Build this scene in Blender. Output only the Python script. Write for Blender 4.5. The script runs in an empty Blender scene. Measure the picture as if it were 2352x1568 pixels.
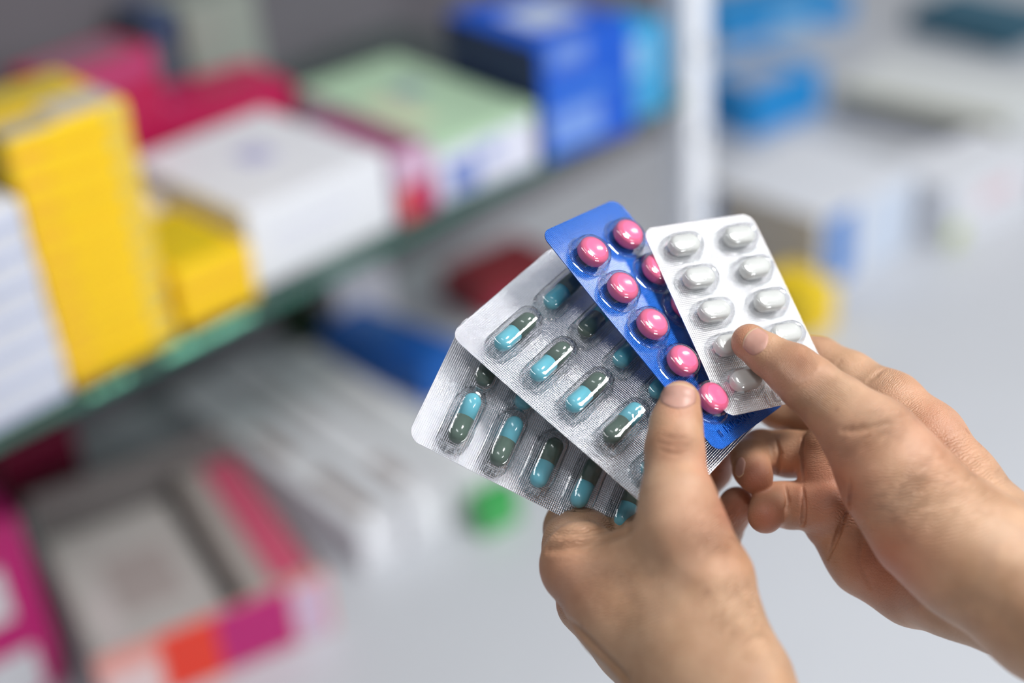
import bpy, bmesh, math, random
import numpy as np
from mathutils import Vector, Matrix

random.seed(7)
rng = np.random.default_rng(7)
SC = bpy.context.scene
COL = SC.collection

# ------------------------------------------------------------------ camera
FPX = 3267.0                      # focal length in pixels of the 2352 px frame (50 mm on 36 mm)
CX, CY = 1176.0, 784.0
COUNTER_Z = 0.80                  # top of the white counter
SHELF_Z = COUNTER_Z + 0.365       # top of the glass shelf
CAM_Z = COUNTER_Z + 0.95
_dn = np.array((474.0, 5516.0, 3267.0)); _dn /= np.linalg.norm(_dn)
_ax = np.array((3752.0, -2258.0, 3267.0)); _ax -= _dn * _ax.dot(_dn); _ax /= np.linalg.norm(_ax)
_up = -_dn
_ay = np.cross(_up, _ax)
R_CW = np.array((_ax, _ay, _up))  # camera (x right, y down, z forward) -> world
CAM = np.array((0.0, 0.0, CAM_Z))

cam_data = bpy.data.cameras.new('camera')
cam = bpy.data.objects.new('camera', cam_data)
COL.objects.link(cam)
cam_data.sensor_width = 36.0
cam_data.lens = 36.0 * FPX / 2352.0
cam_data.clip_start = 0.02
cam_data.clip_end = 30.0
_m = R_CW @ np.diag((1.0, -1.0, -1.0))
cam.matrix_world = Matrix.Translation(CAM.tolist()) @ Matrix(_m.tolist()).to_4x4()
cam_data.dof.use_dof = True
cam_data.dof.focus_distance = 0.541
cam_data.dof.aperture_fstop = 2.35
cam_data.dof.aperture_blades = 0
SC.camera = cam

# ------------------------------------------------------------------ light
SC.view_settings.view_transform = 'Standard'
SC.view_settings.look = 'None'
SC.view_settings.gamma = 1.0
SC.view_settings.use_curve_mapping = False
SC.view_settings.exposure = 0.0

W = bpy.data.worlds.new('shop_air')
SC.world = W
W.use_nodes = True
wn = W.node_tree; wn.nodes.clear()
w_out = wn.nodes.new('ShaderNodeOutputWorld')
w_bg = wn.nodes.new('ShaderNodeBackground')
w_geo = wn.nodes.new('ShaderNodeTexCoord')
w_sep = wn.nodes.new('ShaderNodeSeparateXYZ')
w_ramp = wn.nodes.new('ShaderNodeValToRGB')
w_map = wn.nodes.new('ShaderNodeMapRange')
w_map.inputs['From Min'].default_value = -1.0
wn.links.new(w_geo.outputs['Generated'], w_sep.inputs[0])
wn.links.new(w_sep.outputs['Z'], w_map.inputs['Value'])
wn.links.new(w_map.outputs[0], w_ramp.inputs[0])
w_ramp.color_ramp.elements[0].position = 0.15
w_ramp.color_ramp.elements[0].color = (0.34, 0.33, 0.33, 1)
w_ramp.color_ramp.elements[1].position = 0.85
w_ramp.color_ramp.elements[1].color = (0.95, 0.98, 1.03, 1)
wn.links.new(w_ramp.outputs[0], w_bg.inputs['Color'])
w_bg.inputs['Strength'].default_value = 0.38
wn.links.new(w_bg.outputs[0], w_out.inputs['Surface'])


def area_light(name, loc, size, size_y, power, aim, color=(1, 1, 1)):
    d = bpy.data.lights.new(name, 'AREA')
    d.shape = 'RECTANGLE'; d.size = size; d.size_y = size_y
    d.energy = power; d.color = color
    o = bpy.data.objects.new(name, d); COL.objects.link(o)
    o.location = loc
    o.rotation_euler = (Vector(aim) - Vector(loc)).to_track_quat('-Z', 'Y').to_euler()
    return o


LIGHT_Z = 2.85
area_light('added_fill_light', (1.05, -0.55, LIGHT_Z), 0.42, 0.42, 36, (0.75, -0.1, 0.8), (1.0, 0.99, 0.97))
area_light('added_fill_light', (2.9, -0.2, LIGHT_Z), 1.2, 0.16, 15, (2.9, -0.2, 0), (1.0, 0.99, 0.98))
area_light('added_fill_light', (-0.1, 0.1, LIGHT_Z), 0.16, 0.9, 6, (-0.1, 0.1, 0), (0.97, 0.99, 1.0))
area_light('added_fill_light', (0.7, -2.9, 2.5), 1.2, 0.4, 42, (0.6, 1.0, 0.9), (0.97, 0.99, 1.0))  # added unseen fill far behind the camera, brightens the goods under the shelf


# ------------------------------------------------------------------ helpers
def ray(px, py):
    return np.array(((px - CX) / FPX, (py - CY) / FPX, 1.0))


def cv2w(p):
    """camera coordinates in mm -> world metres"""
    p = np.asarray(p, float) / 1000.0
    return p @ R_CW.T + CAM


def px3(px, py, z):
    """pixel of the photograph at depth z mm -> camera coordinates mm"""
    return ray(px, py) * z


def on_plane(px, py, wz):
    d = R_CW @ ray(px, py)
    return CAM + d * ((wz - CAM_Z) / d[2])


def on_wall(px, py, wy):
    d = R_CW @ ray(px, py)
    return CAM + d * (wy / d[1])


def project(p):
    v = R_CW.T @ (np.asarray(p, float) - CAM)
    return np.array((CX + FPX * v[0] / v[2], CY + FPX * v[1] / v[2]))


def lin(r, g, b):
    def f(c):
        c /= 255.0
        return c / 12.92 if c <= 0.04045 else ((c + 0.055) / 1.055) ** 2.4
    return (f(r), f(g), f(b), 1.0)


class NT:
    """small node-tree builder"""
    def __init__(self, name):
        self.m = bpy.data.materials.new(name); self.m.use_nodes = True
        self.t = self.m.node_tree; self.t.nodes.clear()
        self.out = self.n('ShaderNodeOutputMaterial')

    def n(self, kind, **kw):
        o = self.t.nodes.new(kind)
        for k, v in kw.items():
            setattr(o, k, v)
        return o

    def l(self, a, b):
        self.t.links.new(a, b)

    def val(self, sock, v):
        if hasattr(v, 'is_linked') or hasattr(v, 'links'):
            self.l(v, sock)
        else:
            sock.default_value = v

    def math(self, op, a, b=0.0, c=0.0):
        o = self.n('ShaderNodeMath', operation=op)
        self.val(o.inputs[0], a); self.val(o.inputs[1], b); self.val(o.inputs[2], c)
        return o.outputs[0]

    def mix(self, f, a, b):
        o = self.n('ShaderNodeMix', data_type='RGBA')
        self.val(o.inputs[0], f); self.val(o.inputs[6], a); self.val(o.inputs[7], b)
        return o.outputs[2]

    def noise(self, scale, detail=2.0, vec=None, rough=0.5):
        o = self.n('ShaderNodeTexNoise')
        o.inputs['Scale'].default_value = scale; o.inputs['Detail'].default_value = detail
        o.inputs['Roughness'].default_value = rough
        if vec is not None:
            self.l(vec, o.inputs['Vector'])
        return o.outputs[0]

    def coords(self):
        return self.n('ShaderNodeTexCoord').outputs['Object']

    def bump(self, h, strength, dist):
        o = self.n('ShaderNodeBump')
        o.inputs['Strength'].default_value = strength; o.inputs['Distance'].default_value = dist
        self.l(h, o.inputs['Height'])
        return o.outputs[0]

    def pbsdf(self, color, rough=0.5, metal=0.0, **kw):
        p = self.n('ShaderNodeBsdfPrincipled')
        self.val(p.inputs['Base Color'], color); self.val(p.inputs['Roughness'], rough)
        self.val(p.inputs['Metallic'], metal)
        for k, v in kw.items():
            self.val(p.inputs[k.replace('_', ' ')], v)
        return p

    def done(self, sh):
        self.l(sh, self.out.inputs['Surface'])
        return self.m


_cards = {}


def card(r, g, b, rough=0.45, mottle=0.05):
    """printed carton board with a faint mottle"""
    key = (r, g, b, rough)
    if key in _cards:
        return _cards[key]
    t = NT('carton_board')
    c = lin(r, g, b)
    nz = t.noise(60.0, 3.0, t.coords())
    col = t.mix(nz, c, tuple(x * (1 - 4 * mottle * 0.5) for x in c[:3]) + (1.0,))
    p = t.pbsdf(col, rough)
    _cards[key] = t.done(p.outputs[0])
    return _cards[key]


def mesh_obj(name, verts, faces, mat=None, parent=None, smooth=False, mats=None, fm=None):
    me = bpy.data.meshes.new(name)
    me.from_pydata([tuple(map(float, v)) for v in verts], [], [tuple(map(int, f)) for f in faces])
    me.update()
    if mats:
        for m in mats:
            me.materials.append(m)
        me.polygons.foreach_set('material_index', np.asarray(fm, dtype=np.int32))
    elif mat:
        me.materials.append(mat)
    if smooth:
        me.polygons.foreach_set('use_smooth', np.ones(len(me.polygons), dtype=bool))
    o = bpy.data.objects.new(name, me); COL.objects.link(o)
    if parent is not None:
        o.parent = parent
    return o


def bm_obj(name, bm, mat, parent=None, smooth=False):
    me = bpy.data.meshes.new(name)
    bm.normal_update(); bm.to_mesh(me); bm.free()
    me.materials.append(mat)
    if smooth:
        me.polygons.foreach_set('use_smooth', np.ones(len(me.polygons), dtype=bool))
    o = bpy.data.objects.new(name, me); COL.objects.link(o)
    if parent is not None:
        o.parent = parent
    return o


def box_bm(x0, y0, z0, x1, y1, z1, bevel=0.0, bm=None, seg=2):
    b = bmesh.new()
    bmesh.ops.create_cube(b, size=1.0)
    for v in b.verts:
        v.co = Vector(((x0 + x1) / 2 + v.co.x * (x1 - x0), (y0 + y1) / 2 + v.co.y * (y1 - y0),
                       (z0 + z1) / 2 + v.co.z * (z1 - z0)))
    if bevel:
        bmesh.ops.bevel(b, geom=b.edges[:], offset=bevel, segments=seg, profile=0.5, affect='EDGES')
    if bm is None:
        return b
    me = bpy.data.meshes.new('t'); b.to_mesh(me); b.free(); bm.from_mesh(me); bpy.data.meshes.remove(me)
    return bm


def tag(o, label=None, cat=None, group=None, kind=None):
    if label: o['label'] = label
    if cat: o['category'] = cat
    if group: o['group'] = group
    if kind: o['kind'] = kind
    return o


def thing(name, label, cat, loc=(0, 0, 0), rotz=0.0, group=None):
    o = bpy.data.objects.new(name, None); COL.objects.link(o)
    o.empty_display_size = 0.02
    o.location = loc; o.rotation_euler = (0, 0, rotz)
    return tag(o, label, cat, group)


# ------------------------------------------------------------------ the setting
def laminate(name, c, rough):
    t = NT(name)
    nz = t.noise(9.0, 4.0, t.coords())
    a = lin(*c); b = tuple(x * 0.93 for x in a[:3]) + (1,)
    return t.done(t.pbsdf(t.mix(nz, a, b), rough).outputs[0])


FRONT_Y = float(on_plane(580, 712, SHELF_Z)[1])
BACK_Y = FRONT_Y + 0.50
counter = bm_obj('counter', box_bm(-1.2, -0.35, COUNTER_Z - 0.03, 5.2, BACK_Y + 1.6, COUNTER_Z, 0.003),
                 laminate('white_laminate', (197, 200, 206), 0.38))
tag(counter, 'broad white laminate counter running under the glass shelf', 'counter')
cab = bm_obj('base_cabinet', box_bm(-1.15, -0.30, 0.0, 5.15, BACK_Y + 1.55, COUNTER_Z - 0.0301, 0.003),
             laminate('white_cabinet', (205, 207, 211), 0.5))
tag(cab, 'white base cabinet carrying the counter', 'cabinet')
floor = bm_obj('floor', box_bm(-4, -4, -0.05, 7, 5, 0.0), laminate('pale_floor', (180, 178, 175), 0.4))
tag(floor, kind='structure')

POST = on_plane(1583, 1100, COUNTER_Z)
POST[1] = FRONT_Y + 0.012
_d = R_CW @ ray(1576, 240)
_t = POST[1] / _d[1]
POST_X = float((_d * _t)[0])
wall = bm_obj('wall_back', box_bm(-1.6, BACK_Y, COUNTER_Z + 0.0005, POST_X + 0.68, BACK_Y + 0.02, 2.3),
              laminate('grey_panel', (104, 101, 107), 0.6))
tag(wall, kind='structure')

# upright post of the shelving
post_mat = NT('white_powder_coat')
pm = post_mat.pbsdf(lin(240, 243, 250), 0.35)
pm.inputs['Normal'].default_value
nzp = post_mat.noise(900.0, 2.0, post_mat.coords())
post_mat.l(post_mat.bump(nzp, 0.1, 0.0003), pm.inputs['Normal'])
post_mat = post_mat.done(pm.outputs[0])
post = thing('shelf_post', 'white square metal upright at the end of the glass shelf', 'post', (POST_X, POST[1], COUNTER_Z))
pw = 0.0195
bm_obj('tube', box_bm(-pw, -pw, 0, pw, pw, 1.6, 0.003), post_mat, post)
bm_obj('foot_plate', box_bm(-pw * 1.4, -pw * 1.4, 0.0002, pw * 1.4, pw * 1.4, 0.004, 0.001), post_mat, post)
slot_mat = card(60, 62, 66)
for k in range(12):
    bm_obj('slot', box_bm(-0.003, -pw - 0.0004, 0.10 + k * 0.1, 0.003, -pw + 0.0004, 0.12 + k * 0.1), slot_mat, post)

# glass shelf
t = NT('shelf_glass')
tr = t.n('ShaderNodeBsdfTransparent'); tr.inputs[0].default_value = (0.72, 0.82, 0.78, 1)
gl = t.n('ShaderNodeBsdfGlossy'); gl.inputs['Roughness'].default_value = 0.04
fr = t.n('ShaderNodeLayerWeight'); fr.inputs['Blend'].default_value = 0.5
mx = t.n('ShaderNodeMixShader')
t.l(t.math('MULTIPLY_ADD', t.math('POWER', fr.outputs['Facing'], 4.0), 0.7, 0.03), mx.inputs[0]); t.l(tr.outputs[0], mx.inputs[1]); t.l(gl.outputs[0], mx.inputs[2])
glass_top = t.done(mx.outputs[0])
t = NT('glass_edge')
nz = t.noise(25.0, 3.0, t.coords())
col = t.mix(nz, lin(28, 70, 62), lin(62, 120, 104))
p = t.pbsdf(col, 0.10, 0.0)
t.l(t.bump(t.noise(180.0, 2.0, t.coords()), 0.25, 0.001), p.inputs['Normal'])
glass_edge = t.done(p.outputs[0])
shelf = thing('glass_shelf', 'thick green-edged glass shelf carrying the upper medicine boxes', 'shelf',
              (0, FRONT_Y, SHELF_Z))
SX0, SX1 = -1.2, POST_X - pw
TH = 0.011
bm_obj('glass_pane', box_bm(SX0, 0.0015, -TH, SX1, 0.48, -0.0001, 0.0), glass_top, shelf)
bm_obj('polished_edge', box_bm(SX0, 0.0, -TH, SX1, 0.0014, -0.0001, 0.0004), glass_edge, shelf)
# lamp glints along the edge, painted as bright aqua facets
t = NT('painted_glint')
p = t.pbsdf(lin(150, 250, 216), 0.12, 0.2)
glint_mat = t.done(p.outputs[0])


def edge_glints(px0, px1, n, size):
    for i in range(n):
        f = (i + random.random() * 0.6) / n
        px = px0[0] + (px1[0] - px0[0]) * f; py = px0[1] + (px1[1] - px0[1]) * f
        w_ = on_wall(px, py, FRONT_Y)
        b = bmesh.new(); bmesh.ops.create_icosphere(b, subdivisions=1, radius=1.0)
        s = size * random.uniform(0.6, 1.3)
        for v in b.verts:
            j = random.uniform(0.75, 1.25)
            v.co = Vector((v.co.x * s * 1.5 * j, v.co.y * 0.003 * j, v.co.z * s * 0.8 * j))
        o = bm_obj('glint_facet', b, glint_mat, shelf)
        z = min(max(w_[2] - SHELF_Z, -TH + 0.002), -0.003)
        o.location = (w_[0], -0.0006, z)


edge_glints((378, 815), (575, 712), 20, 0.0042)
edge_glints((205, 905), (300, 860), 5, 0.0028)


# ------------------------------------------------------------------ medicine cartons
def carton(label, x, y, z, dims, rot, cols, prints=(), name='medicine_carton', cat='box', group=None):
    """x,y,z = front-left bottom corner; dims = (width along the front, depth, height)
    cols = board colour of (body); prints = (face, u0, v0, u1, v1, colour, part name)"""
    w, d, h = dims
    th = thing(name, label, cat, (x, y, z), rot, group)
    body = box_bm(0, 0, 0.0002, w, d, h, min(0.0018, h * 0.15))
    bm_obj('carton_body', body, card(*cols), th)
    e = 0.0004
    # tuck flaps on the two visible ends, the board edge a little proud of the body
    bm_obj('tuck_flap', box_bm(w * 0.02, -e, h * 0.08, w * 0.98, e, h * 0.93, 0.0002), card(*cols), th)
    for q, (face, u0, v0, u1, v1, c, part) in enumerate(prints):
        g = q * 0.00025
        m = card(*c)
        if face == 'front':
            b = box_bm(u0 * w, -2 * e - g, v0 * h, u1 * w, -e * 0.9, v1 * h)
        elif face == 'side':
            b = box_bm(-e - g, u0 * d, v0 * h, e * 0.5, u1 * d, v1 * h)
        else:
            b = box_bm(u0 * w, v0 * d, h - e * 0.5, u1 * w, v1 * d, h + e + g)
        bm_obj(part, b, m, th)
    return th


def solve(base, top_y, fr, bl, wz):
    """pixels -> corner, dims, heading of a carton standing on the plane at height wz"""
    B = on_plane(base[0], base[1], wz)
    lo, hi = 0.002, 0.6
    for _ in range(50):
        mid = (lo + hi) / 2
        if project(B + np.array((0, 0, mid)))[1] > top_y: lo = mid
        else: hi = mid
    h = lo
    P0 = B + np.array((0, 0, h))
    F = on_plane(fr[0], fr[1], wz + h); L = on_plane(bl[0], bl[1], wz + h)
    e1 = F - P0; e2 = L - P0
    w = math.hypot(e1[0], e1[1]); d = math.hypot(e2[0], e2[1])
    a1 = math.atan2(e1[1], e1[0]); a2 = math.atan2(e2[1], e2[0]) - math.pi / 2
    rot = a1 * 0.5 + a2 * 0.5 if abs(a1 - a2) < 0.5 else a1
    return B, (w, d, h), rot


def cart(label, base, top_y, fr, bl, cols, prints=(), plane='G', **kw):
    wz = SHELF_Z if plane == 'G' else COUNTER_Z
    B, dims, rot = solve(base, top_y, fr, bl, wz)
    if DEBUG: print('CARTON', label[:40], np.round(B, 3), np.round(dims, 3), round(math.degrees(rot), 1))
    at = kw.pop('at', None)
    if at: B = np.array((at[0], at[1], wz))
    dep = kw.pop('depth', None); wid = kw.pop('width', None); rr = kw.pop('rot', None)
    if dep: dims = (dims[0], dep, dims[2])
    if wid: dims = (wid, dims[1], dims[2])
    if rr is not None: rot = rr
    return carton(label, B[0], B[1], wz, dims, rot, cols, prints, **kw)


DEBUG = False
WHITE = (226, 228, 234); YEL = (248, 205, 12); MAG = (196, 10, 84); BLUE = (10, 96, 205)

# upper shelf
cart('large plain white carton with a small violet mark on its lid, on the glass shelf', (592, 668), 490, (882, 325), (338, 352), (228, 230, 236),
     [('top', .42, .42, .62, .62, (178, 178, 214), 'violet_mark'), ('front', .15, .55, .7, .60, (208, 210, 226), 'printed_line'),
      ('front', .2, .35, .62, .38, (214, 214, 228), 'printed_line')], width=.160)
cart('magenta carton behind the large plain white carton', (352, 455), 318, (700, 190), (282, 232), MAG,
     [('top', .08, .3, .35, .7, (205, 80, 130), 'pale_print'), ('top', .5, .3, .85, .5, (168, 0, 70), 'printed_band')], depth=.10, at=(.684, 1.232), width=.185, rot=-.17)
cart('small carton with a red foot, wedged between the white and the green-topped cartons', (914, 528), 372, (985, 335), (760, 262), (206, 172, 198),
     [('front', .04, .02, .55, .52, (204, 70, 70), 'red_band'), ('front', .55, .02, .98, .55, (172, 30, 100), 'magenta_band'),
      ('top', .05, .05, .95, .95, (150, 70, 110), 'lid_print')], at=(.7815, .948), width=.047, depth=.14, rot=-.05)
cart('pale green-topped carton with a white blue-printed front', (1005, 475), 335, (1205, 238), (712, 182), (222, 224, 240),
     [('top', 0.0, 0.0, 1, 1, (182, 214, 182), 'green_lid'), ('front', 0, .84, 1, 1.0, (186, 218, 184), 'green_edge'),
      ('top', .45, .5, .7, .66, (150, 168, 176), 'dark_print'), ('top', .1, .2, .35, .6, (206, 210, 180), 'pale_print'),
      ('front', .12, .1, .4, .62, (120, 140, 200), 'blue_print'), ('front', .45, .45, .6, .7, (150, 165, 215), 'blue_print')], at=(.833, .949), width=.128, depth=.24)
cart('tall bright blue carton with a white patch on its lid', (1232, 388), 120, (1408, 38), (1040, 30), (8, 88, 205),
     [('top', .25, .25, .8, .7, (190, 204, 226), 'white_patch'), ('front', .06, .1, .62, .40, (118, 156, 228), 'pale_label'),
      ('front', .1, .48, .75, .56, (70, 130, 220), 'printed_line'), ('front', .1, .76, .5, .98, (104, 140, 216), 'pale_label'),
      ('side', 0, 0.02, 1, .98, (2, 34, 92), 'navy_shade_side')], at=(.968, .93), width=.12)  # shade of the left side painted in as dark navy
cart('cyan carton squeezed between the tall blue carton and the post', (1428, 282), 78, (1515, 38), (1350, 40), (30, 158, 214),
     [('front', .05, .5, .5, .92, (150, 196, 228), 'pale_label'), ('front', .1, .08, .5, .4, (90, 160, 205), 'printed_band')], at=(1.098, .93), width=.055)


def stack(n, labels, base, top_y, fr, bl, cols, prints, plane='G', depth=None, group=None, jitter=0.0008, width=None, at=None, rot0=None):
    wz = SHELF_Z if plane == 'G' else COUNTER_Z
    B, dims, rot = solve(base, top_y, fr, bl, wz)
    if DEBUG: print('STACK', labels[0][:40], np.round(B, 3), np.round(dims, 3), round(math.degrees(rot), 1))
    if at: B = np.array((at[0], at[1], wz))
    if rot0 is not None: rot = rot0
    h = dims[2] / n; d = depth or dims[1]; w = width or dims[0]
    for i in range(n):
        r = rot + random.uniform(-1, 1) * 0.012
        carton(labels[i], B[0] + random.uniform(-1, 1) * jitter, B[1] + random.uniform(-1, 1) * jitter,
               wz + i * h, (w, d, h - 0.0006), r, cols, prints(i), group=group)


def ordinal_stack(what, n):
    names = ['lowest', 'second from the bottom', 'third from the bottom', 'fourth from the bottom', 'fifth from the bottom',
             'fifth from the top', 'fourth from the top', 'third from the top', 'second from the top', 'topmost']
    if n == 10: pick = names
    elif n == 7: pick = names[:4] + names[7:]
    elif n == 3: pick = ['lowest', 'middle', 'topmost']
    elif n == 2: pick = ['lower', 'upper']
    else: pick = names[:n]
    return [what.format(p) for p in pick]


stack(10, ordinal_stack('flat yellow carton, {} of the tall yellow stack', 10), (165, 892), 322, (276, 214), (-150, 190), YEL,
      lambda i: [('front', .02, .02, .28, .3, (238, 168, 50), 'orange_band'), ('front', .80, .35, .97, .8, (206, 190, 110), 'grey_mark'),
                 ('front', .3, .08, .72, .16, (240, 182, 20), 'printed_line'),
                 ('side', .1, .2, .9, .8, (205, 175, 20), 'side_print')]
      + ([('top', .45, .06, .98, .4, (190, 186, 178), 'grey_label'), ('top', 0, 0, .4, .25, (170, 165, 150), 'grey_label'),
          ('top', .02, .5, .9, .9, (196, 172, 60), 'lid_print')] if i == 9 else []),
      depth=.115, width=.100, group='yellow cartons in the tall stack')
stack(7, ordinal_stack('flat white carton, {} of the white stack at the shelf front', 7), (-130, 1062), 590, (0, 440), (-420, 450), (222, 224, 232),
      lambda i: [('front', .3, .2, .98, .5, (186, 196, 226), 'blue_band')], depth=.11, group='white cartons in the stack at the shelf front')
stack(2, ['low yellow carton beside the tall yellow stack, lower of two', 'low yellow carton beside the tall yellow stack, upper of two'],
      (410, 772), 640, (556, 560), (345, 468), YEL,
      lambda i: [('front', .05, .1, .9, .4, (236, 176, 30), 'orange_band'), ('top', .1, .1, .9, .9, (214, 190, 8), 'lid_print')],
      group='low yellow cartons', at=(.5335, .948), width=.076, depth=.12, rot0=-.05)
cart('small ivory carton standing behind the low yellow cartons', (362, 600), 468, (388, 455), (330, 440), (236, 226, 206),
     [('front', .2, .3, .8, .5, (226, 214, 180), 'printed_band')], width=.018, rot=-.1)
cart('magenta carton with a grey-pink lid behind the tall yellow stack', (205, 560), 190, (318, 95), (-60, 40), (176, 4, 72),
     [('top', .1, .1, .9, .85, (150, 104, 124), 'lid_print'), ('front', .05, .84, .95, .98, (178, 60, 110), 'pale_edge')], depth=.07, rot=.05)
cart('magenta carton at the far left behind the tall yellow stack', (-60, 640), 190, (130, 80), (-260, 60), (150, 20, 66),
     [('top', .05, .05, .95, .9, (176, 150, 160), 'lid_print')], depth=.07, at=(.44, 1.33), width=.13, rot=0.0)
def rear(label, px, py, px2, y, depth, cols, prints):
    """carton at the back of the shelf: top-left pixel, right-hand pixel of its front, distance into the shelf"""
    a = on_wall(px, py, y); b = on_wall(px2, py, y)
    carton(label, a[0], y, SHELF_Z, (b[0] - a[0], depth, a[2] - SHELF_Z), 0.0, cols, prints)


rear('slate blue carton at the back of the glass shelf beside the magenta cartons', 335, 40, 400, FRONT_Y + .40, .07, (86, 96, 110),
     [('top', .1, .1, .9, .9, (30, 60, 108), 'navy_lid'), ('front', .1, .8, .9, .98, (30, 60, 108), 'navy_band')])
rear('greenish grey carton at the back of the glass shelf', 415, 25, 590, FRONT_Y + .40, .07, (150, 158, 150),
     [('front', .1, .1, .9, .4, (140, 148, 144), 'printed_band')])

# counter level, under the shelf and left
L = 'L'
cart('magenta carton with white labels at the lower left, nearest of all', (-80, 1690), 1300, (38, 1182), (-330, 1150), (178, 16, 104),
     [('front', .0, .50, .72, .78, (206, 204, 208), 'white_label'), ('front', .30, .04, .80, .30, (200, 200, 206), 'white_label'),
      ('front', .1, .56, .4, .72, (184, 184, 188), 'grey_print')], L, depth=.16)
cart('dark magenta carton under the left end of the glass shelf', (30, 1190), 1050, (175, 980), (-160, 960), (120, 4, 50),
     [('front', .1, .2, .9, .5, (104, 0, 40), 'printed_band')], L)
cart('long white carton in the row on the counter, next to the display tray', (838, 1318), 1218, (930, 1165), (350, 925), (226, 227, 232),
     [('top', .35, .05, .65, .30, (138, 120, 114), 'brown_print'), ('top', .35, .42, .65, .62, (146, 130, 124), 'brown_print')], L, width=.053, rot=-.084)
cart('long white carton in the row on the counter, middle one', (945, 1262), 1162, (1040, 1105), (450, 885), (228, 229, 234),
     [('top', .3, .1, .6, .24, (156, 142, 138), 'brown_print'), ('top', .3, .5, .6, .9, (198, 194, 196), 'grey_print')], L, width=.058, rot=-.084)
cart('long white carton in the row on the counter, nearest the green carton', (1055, 1205), 1105, (1160, 1045), (590, 850), (224, 226, 230),
     [('top', .35, .45, .65, .8, (196, 194, 196), 'grey_print')], L, width=.062, rot=-.084)
cart('small green carton peeping out below the silver capsule strips', (1088, 1192), 1112, (1165, 1072), (1050, 1090), (60, 165, 84),
     [('front', .1, .1, .9, .4, (80, 180, 100), 'printed_band')], L, at=(.800, .898))
cart('bright blue carton on the counter below the glass shelf', (985, 935), 850, (1075, 790), (725, 755), (20, 100, 190),
     [('top', .1, .1, .5, .4, (2, 84, 176), 'dark_print'), ('top', .55, .5, .9, .9, (60, 124, 204), 'pale_print')], L)
cart('pale carton standing behind the bright blue carton under the shelf', (790, 800), 655, (890, 608), (690, 590), (232, 230, 238),
     [('front', .1, .1, .9, .3, (190, 188, 200), 'printed_band')], L)
cart('dark red carton on the counter behind the capsule strips', (1110, 740), 665, (1290, 585), (1000, 620), (150, 44, 52),
     [('front', .1, .1, .5, .5, (160, 36, 70), 'printed_band')], L)
cart('dark green carton beside the pale carton under the shelf', (690, 800), 745, (745, 720), (630, 705), (34, 62, 36),
     [('front', .1, .2, .9, .6, (28, 52, 30), 'printed_band')], L)

# display tray with two cartons in it
B, dims, rot = solve((255, 1660), 1520, (745, 1305), (70, 1180), COUNTER_Z)
TW, TD, TH_ = dims[0], max(dims[1], .2), dims[2]
tray = thing('display_tray', 'open orange and magenta display tray holding two cartons', 'tray', (B[0], B[1], COUNTER_Z), rot)
grey_in = card(176, 168, 166)
bm_obj('tray_floor', box_bm(0, 0, .0003, TW, TD, .002), grey_in, tray)
bm_obj('front_panel', box_bm(0, 0, .002, TW, .002, TH_, .0005), card(226, 150, 140), tray)
bm_obj('side_panel', box_bm(0, .0021, .002, .002, TD, TH_, .0005), card(200, 196, 194), tray)
bm_obj('side_panel', box_bm(TW - .002, .0021, .002, TW, TD, TH_, .0005), card(190, 170, 176), tray)
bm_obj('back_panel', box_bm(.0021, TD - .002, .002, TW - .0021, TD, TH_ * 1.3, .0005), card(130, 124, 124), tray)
bm_obj('orange_print', box_bm(TW * .26, -.0006, .004, TW * .50, 0, TH_ - .002), card(228, 60, 40), tray)
bm_obj('magenta_print', box_bm(TW * .50, -.0006, .004, TW * .82, 0, TH_ - .002), card(184, 30, 112), tray)
bm_obj('white_print', box_bm(TW * .02, -.0006, .004, TW * .24, 0, TH_ * .7), card(224, 200, 200), tray)
bm_obj('pale_print', box_bm(TW * .83, -.0006, .004, TW * .98, 0, TH_ * .9), card(206, 180, 204), tray)


def in_tray(fx0, fx1, fy0, fy1, h, label, cols, prints):
    c, s = math.cos(rot), math.sin(rot)
    x, y = fx0 * TW, fy0 * TD
    carton(label, B[0] + c * x - s * y, B[1] + s * x + c * y, COUNTER_Z + .0021, ((fx1 - fx0) * TW, (fy1 - fy0) * TD, h), rot, cols, prints)


in_tray(.03, .60, .03, .93, TH_ * .62, 'greyish white carton lying low in the display tray', (196, 190, 188),
        [('top', .3, .3, .8, .7, (176, 164, 162), 'printed_band'), ('top', .1, .1, .25, .5, (206, 196, 196), 'pale_print')])
in_tray(.66, .97, .03, .93, TH_ * .95, 'grey carton with a pink lid stripe in the display tray', (170, 160, 156),
        [('top', .42, .02, .96, .98, (204, 88, 116), 'pink_stripe')])

# right of the post
cart('sky blue carton just right of the post at the top', (1650, 108), 50, (1915, -30), (1590, -10), (24, 150, 224),
     [('front', .4, .1, .7, .9, (120, 188, 240), 'pale_print')], L)
cart('bright blue carton with a grey patch on its lid, right of the post', (1728, 342), 232, (1905, 170), (1640, 130), (30, 148, 224),
     [('top', .1, .1, .75, .75, (176, 182, 196), 'grey_patch')], L, rot=-.17, depth=.14, at=(1.838, 1.29))
cart('white carton with a blue stripe, above the white tablet strip', (1880, 690), 505, (2075, 378), (1640, 400), (222, 226, 234),
     [('side', 0, 0, 1, 1, (200, 192, 180), 'beige_shade_side'), ('front', .06, .1, .34, .96, (70, 130, 205), 'blue_stripe'),  # beige on the side is its shade, put into the colour
      ('front', .45, .05, .95, .9, (208, 220, 238), 'pale_label'), ('side', .86, .1, 1, .9, (90, 150, 214), 'blue_edge')], L)
cart('small bright yellow carton beside the edge of the white tablet strip', (1850, 785), 680, (1912, 640), (1765, 628), (244, 208, 20),
     [('front', .1, .1, .9, .4, (238, 196, 20), 'printed_band')], L)
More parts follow.
